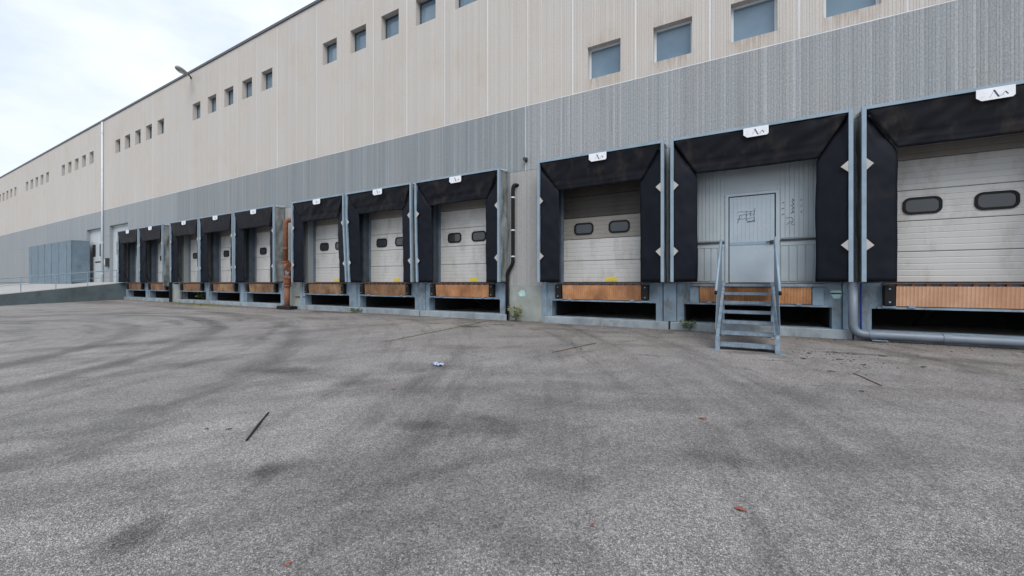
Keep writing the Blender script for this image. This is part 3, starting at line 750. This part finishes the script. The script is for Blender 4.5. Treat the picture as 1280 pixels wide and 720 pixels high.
# ------------------------------------------------------------------ steel stairs
ST = thing('steel_stairs', 'blue-grey steel stairs with handrails leading up to the personnel door', 'stairs', (0, -2.3, gz(-2.3)))
ya, yb, rise = -.38, -2.32, .18
sx0, sx1 = -.545, .455
for i in range(7):
    yy = ya + (yb - ya) * i / 6; z = 1.12 - rise * i
    m = MB(); m.box(sx0 + .07, sx1 - .07, yy - .13, yy + .13, z - .022, z)
    m.box(sx0 + .07, sx1 - .07, yy - .137, yy - .131, z - .05, z + .004)
    tr = m.obj('tread', M['stairsteel'], ST)
    m = MB()
    for k in range(18):
        x = sx0 + .10 + (sx1 - sx0 - .20) * k / 17
        m.box(x - .012, x + .012, yy - .10, yy + .11, z + .001, z + .007)
    m.obj('grip', M['stairsteel'], tr)
for s, x in ((-1, sx0), (1, sx1)):
    xi, xo = (x, x + .01) if s < 0 else (x - .01, x)
    f0, f1 = (x + .002, x + .06) if s < 0 else (x - .06, x - .002)
    zt, zbm = 1.14, 1.12 - rise * 6
    m = MB(); m.prismx([(ya + .15, zt), (ya + .15, zt - .26), (yb + .02, gz(yb) + .02), (yb - .16, gz(yb) + .02), (yb - .16, zbm + .10)], xi, xo)
    o = m.obj('stringer', M['stairsteel'], ST)
    m = MB(); m.prismx([(ya + .15, zt + .012), (ya + .15, zt), (yb - .16, zbm + .10), (yb - .16, zbm + .112)], f0, f1)
    m.obj('flange', M['stairsteel'], o)
    MB().box(min(x, x + (-s) * .075), max(x, x + (-s) * .075), yb - .19, yb - .162, gz(yb - .2) + .012, zbm + .13).obj('foot_post', M['stairsteel'], ST)
    MB().box(x - .07, x + .07, yb - .25, yb - .06, gz(yb - .2) - .004, gz(yb - .2) + .012).obj('foot_plate', M['stairsteel'], ST)
    m = MB()
    for i in range(7):
        yy = ya + (yb - ya) * i / 6; z = 1.12 - rise * i - .03
        for dy in (-.06, .05): m.tube([(x - s * .012, yy + dy, z), (x + s * .012, yy + dy, z)], .011, 6)
    m.obj('bolt', M['rod'], o)['kind'] = 'stuff'
    lx = x - s * .035
    MB().box(lx - .03, lx + .03, -.70, -.64, gz(-.7), .90).obj('leg', M['stairsteel'], ST)
    # guard sheet and handrail
    xg = x + s * .004
    m = MB(); m.prismx([(-.40, 2.08), (-.40, 1.16), (-2.30, .24), (-2.42, .30), (-2.02, .96)], min(xg, xg + s * .004), max(xg, xg + s * .004))
    m.obj('guard_sheet', M['stairsteel'], ST)
    m = MB(); m.tube([(x + s * .02, -.34, 1.9), (x + s * .02, -.36, 2.08), (x + s * .02, -.42, 2.13), (x + s * .02, -2.05, .98)], .024, 10); r_ = m.obj('handrail', M['frame'], ST, smooth=True)
    m = MB(); m.tube([(x + s * .02, -2.045, .985), (x + s * .02, -2.10, .945)], .026, 10); m.obj('end_cap', M['rubber'], r_)
    MB().box(min(x + s * .005, x + s * .045), max(x + s * .005, x + s * .045), -.37, -.33, .9, 1.92).obj('post', M['stairsteel'], ST)

# ------------------------------------------------------------------ pipes and wall fittings
def arcpts(p0, p1, p2, n=6): return [tuple((1 - u) ** 2 * a + 2 * u * (1 - u) * b + u * u * c for a, b, c in zip(p0, p1, p2)) for u in [k / n for k in range(n + 1)]]
P = thing('drainpipe', 'black drainpipe on the bare wall, between two dock shelters', 'drainpipe', (-6.5, -.1, 0))
px = -6.24
m = MB(); m.tube([(px + .12, .02, 4.12)] + arcpts((px + .06, -.06, 4.14), (px, -.11, 4.12), (px, -.11, 4.0)) + [(px, -.11, 1.95)] + arcpts((px, -.11, 1.80), (px, -.11, 1.72), (px - .10, -.11, 1.60)) + arcpts((px - .15, -.115, 1.5), (px - .2, -.12, 1.44), (px - .2, -.12, 1.3)) + [(px - .2, -.12, -.02)], .054, 12)
m.obj('pipe', M['rubber'], P, smooth=True)
for zz, dx in ((3.75, 0), (2.75, 0), (1.95, 0), (1.30, -.2), (.45, -.2)):
    m = MB(); m.tube([(px + dx, -.112, zz - .02), (px + dx, -.112, zz + .02)], .060, 12); m.box(px + dx - .02, px + dx + .02, -.06, -.005, zz - .02, zz + .02); m.obj('clamp', M['white' if dx == 0 else 'dark'], P)

P = thing('standpipe', 'rusty orange standpipe with flanges on a dark base', 'pipe', (-17.4, -.35, 0))
ox, oy = -17.64, -.38
def flange(x, y, z, axis, r0, parent, mat):
    d = Vector(axis); c_ = Vector((x, y, z)); u_ = d.orthogonal().normalized(); w_ = d.cross(u_)
    m = MB(); m.tube([c_ - d * .035, c_ + d * .035], r0, 16); fl = m.obj('flange', mat, parent)
    m = MB()
    for k in range(8):
        q = c_ + (u_ * math.cos(k * .785) + w_ * math.sin(k * .785)) * r0 * .80; m.tube([q - d * .06, q + d * .06], .02, 6)
    m.obj('bolt', M['rod'], fl)
m = MB(); m.tube([(ox, oy, 2.02), (ox, oy, 3.66)] + arcpts((ox, oy, 3.74), (ox, oy, 3.88), (ox + .10, oy + .10, 3.90)) + [(ox + .34, oy + .38, 3.92)], .10, 14); m.obj('upper_pipe', M['orange'], P, smooth=True)
m = MB(); m.tube([(ox, oy, 2.62), (ox, oy, 2.70)], .112, 14); m.obj('coupling', M['orange'], P)
m = MB(); m.tube([(ox, oy, 2.05)] + arcpts((ox, oy, 2.0), (ox, oy, 1.80), (ox + .20, oy, 1.80)) + [(ox + .30, oy, 1.80)], .13, 14); m.obj('elbow', M['orange'], P, smooth=True)
flange(ox, oy, 2.06, (0, 0, 1), .16, P, M['orange']); flange(ox + .30, oy, 1.82, (1, 0, 0), .21, P, M['orange'])
m = MB(); m.tube([(ox + .30, oy + .02, 1.80), (ox + .34, oy + .10, 1.66), (ox + .22, oy + .05, 1.50)], .07, 10); m.obj('link_pipe', M['rod'], P, smooth=True)
flange(ox + .20, oy, 1.40, (.35, 0, .937), .21, P, M['orange'])
m = MB(); m.tube([(ox + .22, oy, 1.45), (ox + .18, oy, 1.30), (ox + .13, oy, 1.16), (ox + .12, oy, 1.02)], [.16, .17, .155, .14], 14); m.obj('valve_body', M['orange'], P, smooth=True)
flange(ox + .12, oy, 1.02, (0, 0, 1), .165, P, M['orange'])
m = MB(); m.tube([(ox + .12, oy, 1.0), (ox + .11, oy, .5), (ox + .11, oy, .02)], .115, 14); m.obj('lower_pipe', M['orange'], P, smooth=True)
MB().box(ox - .35, ox + .65, oy - .22, oy + .16, gz(-.5) - .02, .13).obj('base', M['rubber'], P, bev=.03)
MB().box(ox + .2, ox + .9, -.06, -.032, .50, .55).obj('wall_bracket', M['rod'], P)

P = thing('waste_pipe', 'thick grey plastic pipe running along the kerb under the right edge dock', 'pipe', (1.95, -.27, 0))
gx = 1.80
m = MB(); m.tube([(gx, -.30, 1.16), (gx, -.30, .42)] + arcpts((gx, -.30, .34), (gx, -.30, .12), (gx + .22, -.30, .12), 8) + [(gx + 6.2, -.30, .11)], .078, 14); m.obj('pipe', M['pipegrey'], P, smooth=True)
for xx in (gx + .30, gx + 1.35, gx + 2.4): m = MB(); m.tube([(xx - .05, -.30, .12), (xx + .05, -.30, .12)], .088, 14); m.obj('coupling', M['pipegrey'], P, smooth=False)
m = MB(); m.box(gx + .28, gx + .52, -.40, -.22, .012, .03); m.obj('support', M['stairsteel'], P)
m = MB(); m.tube([(gx + .16, -.13, 1.14), (gx + .16, -.13, .19)], .018, 8); tag(m.obj('conduit', M['blue'], None), 'thin blue conduit beside the thick grey pipe', 'conduit')

m = MB(); m.tube([(-41.3, -.07, 13.0), (-41.3, -.07, 1.2)], .06, 10)
P = thing('rainwater_pipe', 'tall white rainwater pipe from roof to ramp between the two tall doors', 'rainwater pipe', (-41.2, -.08, 1.2))
m.obj('pipe', M['white'], P, smooth=True)
for zz in (12.2, 9.5, 6.8, 4.1, 1.8): m = MB(); m.tube([(-41.3, -.07, zz - .03), (-41.3, -.07, zz + .03)], .072, 10); m.obj('clamp', M['white'], P)
P = thing('control_box', 'small black and white control box on the wall by the white rainwater pipe', 'control box', (-40.6, -.1, 2.6))
MB().box(-40.70, -40.36, -.14, -.002, 2.42, 2.86).obj('cover', M['sign'], P, bev=.01); MB().box(-40.355, -40.10, -.20, -.002, 2.30, 2.92).obj('housing', M['dark'], P, bev=.01)
P = thing('floodlight', 'small black wall fitting on the grey wall joint above the drainpipe', 'wall light', (-5.83, -.05, 4.86))
MB().box(-5.87, -5.79, -.04, -.001, 4.80, 4.92).obj('back_plate', M['dark'], P); m = MB(); m.tube([(-5.83, -.03, 4.86), (-5.83, -.13, 4.86)], [.03, .06], 10); m.obj('lamp_head', M['dark'], P)
m = MB(); m.tube([(-28.35, -.12, .0), (-28.35, -.12, 1.12)], .05, 8); tag(m.obj('rusty_pipe', M['rod'], None), 'thin rust red pipe standing against the pale plinth between far docks', 'pipe')
m = MB(); m.tube([(-29.75, -.14, .0), (-29.75, -.14, 1.4)], .07, 8); tag(m.obj('drainpipe', M['rubber'], None), 'short black drainpipe at the far dock with low hanging cover', 'drainpipe')

P = thing('roof_lamp', 'street lamp head on a short arm leaning out from the roof edge', 'lamp', (-27.3, 0, 12.9))
m = MB(); m.tube([(-27.42, -.03, 12.72), (-27.42, -.05, 12.84), (-27.3, -.28, 12.88)], .04, 8); m.obj('arm', M['dark'], P, smooth=True)
a, b = Vector((-27.34, -.22, 12.87)), Vector((-26.45, -1.10, 12.66))
m = MB(); m.tube([a.lerp(b, u) for u in (0, .12, .3, .5, .7, .88, 1)], [.05, .09, .13, .15, .15, .12, .03], 10); hd = m.obj('lamp_head', M['lamp'], P, smooth=True)
m = MB(); m.tube([a.lerp(b, u) + Vector((0, 0, -.045)) for u in (.3, .42, .6, .78, .93)], [.03, .10, .13, .11, .03], 10); m.obj('lamp_cover', M['lens'], hd, smooth=True)

# plinth marks
m = MB()
for k in range(7):
    m.prism(rounded(-6.02 + random.uniform(-.07, .07), -5.95 + random.uniform(-.03, .12), .78 + random.uniform(-.08, .05), .86 + random.uniform(-.02, .09), .03), -.034 - .0007 * k, -.0305)
m.obj('spray_mark', M['mint'], BLD)
m = MB()
for k in range(5):
    m.prism(rounded(1.52 + random.uniform(-.07, .07), 1.60 + random.uniform(-.03, .08), .88 + random.uniform(-.07, .05), .95 + random.uniform(-.02, .05), .03), -.054 - .0007 * k, -.0505)
m.obj('spray_mark', M['mint'], BLD)

# ------------------------------------------------------------------ ramp, railing and metal screen at the far left
m = MB(); m.prismx([(-.0, 1.145), (-.0, -.1), (-11.5, -.5), (-11.5, -.30)], -60, -36.75)
tag(m.obj('ramp', M['rampc'], None), 'concrete ramp up to the tall doors', None, kind='structure')
m = MB(); m.prismx([(-.01, 1.175), (-.01, 1.147), (-11.5, -.297), (-11.5, -.27)], -59.9, -36.85)
tag(m.obj('ramp_surface', M['ramptop'], None), 'pale concrete surface of the ramp', None, kind='structure')
rz = lambda y: 1.17 + (-.27 - 1.17) / 11.5 * -y
P = thing('ramp_railing', 'thin grey steel railing along the edge of the ramp', 'railing', (-36.95, 0, 1.15))
m = MB(); m.tube([(-36.95, -.5, rz(-.5) + .88), (-36.95, -7.5, rz(-7.5) + .88)], .025, 8); m.obj('top_rail', M['frame'], P)
m = MB(); m.tube([(-36.95, -.5, rz(-.5) + .45), (-36.95, -7.5, rz(-7.5) + .45)], .014, 8); m.obj('middle_rail', M['frame'], P)
for k in range(6): yy = -.5 - k * 1.4; m = MB(); m.tube([(-36.95, yy, rz(yy)), (-36.95, yy, rz(yy) + .87)], .022, 8); m.obj('post', M['frame'], P)
P = thing('metal_screen', 'blue-grey metal sheet screen standing on the ramp at the left edge', 'screen', (-46, -1, 1.2))
for k in range(12): x = -56 + k * .98; MB().box(x + .01, x + .97, -1.05 + .02 * (k % 2), -1.0 + .02 * (k % 2), 1.05, 4.35).obj('sheet', M['sheet'], P)
MB().box(-56.0, -44.2, -1.0 + .03, -.02, 4.25, 4.36).obj('top', M['sheet'], P); MB().box(-44.23, -44.19, -.97, -.02, 1.15, 4.24).obj('end_sheet', M['sheet'], P)

# ------------------------------------------------------------------ weeds
def leaf_tuft(mb, x, y, z, n, h, spread, ls):
    for i in range(n):
        a = random.uniform(0, 2 * math.pi); hh = h * random.uniform(.25, 1); r = spread * random.uniform(.1, 1) * (.4 + .6 * hh / h)
        p = Vector((x + r * math.cos(a), y + r * math.sin(a) * .6, z + hh)); L = ls * random.uniform(.6, 1.3)
        d = Vector((math.cos(a) + random.uniform(-.6, .6), math.sin(a) + random.uniform(-.6, .6), random.uniform(-.4, .7))).normalized()
        w = d.cross(Vector((random.uniform(-1, 1), random.uniform(-1, 1), 1))).normalized() * L * .28
        mb.add([p, p + d * L * .5 + w, p + d * L, p + d * L * .5 - w], [(0, 1, 2, 3)])
def weed(name, label, x, y, h, spread, n, ls, mat, cat='weed'):
    z = gz(y) if y < 0 else .15
    T = thing(name, label, cat, (x, y, z))
    m = MB()
    for i in range(7):
        a = random.uniform(0, 6.28); r = spread * random.uniform(.2, .9)
        m.tube([(x, y, z - .02), (x + r * .4 * math.cos(a), y + r * .3 * math.sin(a), z + h * .5), (x + r * math.cos(a), y + r * .6 * math.sin(a), z + h * random.uniform(.6, .95))], [.006, .004, .002], 5)
    m.obj('stem', M['leafg'], T)
    m = MB(); leaf_tuft(m, x, y, z, n, h, spread, ls); m.obj('foliage', mat, T)
weed('weed', 'yellow-green weed growing at the foot of the black drainpipe', -6.05, -.26, .42, .26, 170, .085, M['leafy'])
weed('weed', 'small green weed at the kerb left of the steel stairs', -1.25, -.30, .26, .20, 120, .07, M['leafg'])
weed('weed', 'green weeds growing inside the far dock pit', -26.6, .45, .42, .9, 260, .13, M['leafg'])
weed('weed', 'low weed tuft at the kerb below the bay right of the orange pipe', -13.2, -.30, .16, .38, 130, .07, M['leafg'])
m = MB()
for i in range(900):
    x = random.gauss(-24.8, 2.2); y = -.3 - abs(random.gauss(0, .45)); z = gz(y); a = random.uniform(0, 6.28); h = random.uniform(.03, .10)
    d = Vector((math.cos(a), math.sin(a), 0)) * .012; l = Vector((random.uniform(-.04, .04), random.uniform(-.04, .04), h))
    b = Vector((x, y, z - .005)); m.add([b - d, b + d, b + l], [(0, 1, 2)])
tag(m.obj('grass', M['leafy'], None), 'sparse yellowish grass along the foot of the far docks', 'grass', kind='stuff')
m = MB()
for i in range(500):
    u = random.random(); y = -.9 - 3.7 * u ** 1.4; x = -6.86 + random.gauss(0, .028)
    z = gz(y); a = random.uniform(0, 6.28); h = random.uniform(.008, .03)
    d = Vector((math.cos(a), math.sin(a), 0)) * .008; b = Vector((x, y, z - .004))
    m.add([b - d, b + d, b + Vector((random.uniform(-.02, .02), random.uniform(-.02, .02), h))], [(0, 1, 2)])
tag(m.obj('moss', M['leafg'], None), 'moss and short grass in the asphalt joint running out from the docks', 'moss', kind='stuff')

m = MB(); random.seed(21)
for i in range(1500):
    x = random.uniform(-36, 5); y = -.22 - abs(random.gauss(0, .28)) if random.random() < .75 else -.3 - abs(random.gauss(0, 1.3))
    if random.random() < .08: x = random.gauss(1.3, .7); y = -1.9 - abs(random.gauss(0, .7))
    z = gz(y); L = random.uniform(.008, .028); a = random.uniform(0, 6.28); ca, sa = math.cos(a) * L, math.sin(a) * L; h = random.uniform(.003, .012)
    m.add([(x + ca, y + sa, z), (x - sa * .5, y + ca * .5, z), (x - ca, y - sa, z), (x + sa * .5, y - ca * .5, z), (x, y, z + h)], [(0, 1, 4), (1, 2, 4), (2, 3, 4), (3, 0, 4)])
tag(m.obj('grit', M['twig'], None), 'dark grit and leaf crumbs gathered along the foot of the docks', 'grit', kind='stuff')

# ------------------------------------------------------------------ litter on the yard
def rod_on_ground(name, label, a, b, r, mat, cat):
    z0, z1 = gz(a[1]) + r * .8, gz(b[1]) + r * .8; pts = []
    for k in range(6):
        u = k / 5; pts.append((a[0] + (b[0] - a[0]) * u + random.uniform(-.006, .006), a[1] + (b[1] - a[1]) * u + random.uniform(-.006, .006), z0 + (z1 - z0) * u + .003))
    m = MB(); m.tube(pts, [r * random.uniform(.8, 1.15) for _ in pts], 7); tag(m.obj(name, mat, None), label, cat)
rod_on_ground('wood_stick', 'dark straight stick lying on the open asphalt at left', (-3.9, -8.92), (-4.48, -8.41), .010, M['twig'], 'stick')
rod_on_ground('metal_rod', 'thin rusty rod lying on the asphalt in front of the docks', (-3.11, -4.09), (-2.70, -2.79), .007, M['rod'], 'rod')
def leaf(x, y, L, rot, label, mat=None, group=None):
    L *= .85; m = MB(); z = gz(y) + .004; n = 7; up, dn = [], []
    for k in range(n + 1):
        u = k / n; w = .22 * L * math.sin(math.pi * u ** .8); q = lambda s, hh: (x + math.cos(rot) * (u - .5) * L - math.sin(rot) * s, y + math.sin(rot) * (u - .5) * L + math.cos(rot) * s, z + hh * .6 + .004 * math.sin(u * 3))
        up.append(q(w, .010)); dn.append(q(-w, .008)); 
        if k == 0: mid = []
        mid.append(q(0, 0))
    vs = up + mid + dn; fs = []
    for k in range(n): fs += [(k, k + 1, n + 2 + k, n + 1 + k), (n + 1 + k, n + 2 + k, 2 * n + 3 + k, 2 * n + 2 + k)]
    m.add(vs, fs); tag(m.obj('dry_leaf', mat or M['dryleaf'], None), label, 'leaf', group)
leaf(-.05, -8.01, .085, -.2, 'long reddish dry leaf on the asphalt at lower right', group='dry leaves on the yard')
leaf(-2.04, -9.65, .045, 1.4, 'small orange-red dry leaf at the bottom edge of the asphalt', group='dry leaves on the yard')
leaf(-.79, -8.59, .04, 1.2, 'tiny red leaf on the asphalt at lower middle', group='dry leaves on the yard')
leaf(-3.94, -7.13, .07, .3, 'red dry leaf on the asphalt near the blue and white wrapper', group='dry leaves on the yard')
leaf(-.4, -6.44, .09, .2, 'dull red leaf on the open asphalt below the stairs', group='dry leaves on the yard')
for x, y, L, r in ((-4.55, -8.95, .05, .4), (-4.35, -8.85, .06, 1.0), (1.25, -2.6, .12, .2), (1.5, -2.9, .10, 1.1), (.9, -2.2, .12, .5), (1.0, -3.6, .1, .1), (1.15, -4.6, .08, 2), (2.2, -2.7, .12, .6), (1.9, -2.0, .14, .1), (.75, -2.75, .12, 2.4), (.2, -2.2, .2, .2), (-.1, -2.1, .18, .5)):
    leaf(x, y, L, r, 'dark withered leaf scattered on the asphalt', M['twig'], 'dark withered leaves')
rod_on_ground('twig', 'brown twig on the asphalt right of the stairs', (1.25, -3.6), (1.42, -4.2), .006, M['rod'], 'twig')
m = MB(); random.seed(5); nx_, ny_ = 7, 5; vs = []
for j in range(ny_):
    for i in range(nx_): vs.append((-4.33 + (i - 3) * .035 + random.uniform(-.01, .01), -5.82 + (j - 2) * .03 + random.uniform(-.01, .01), gz(-5.82) + .006 + random.uniform(0, .045)))
m.add(vs, [(j * nx_ + i, j * nx_ + i + 1, (j + 1) * nx_ + i + 1, (j + 1) * nx_ + i) for j in range(ny_ - 1) for i in range(nx_ - 1)])
tag(m.obj('wrapper', M['paper'], None), 'crumpled blue and white wrapper lying on the asphalt', 'litter')
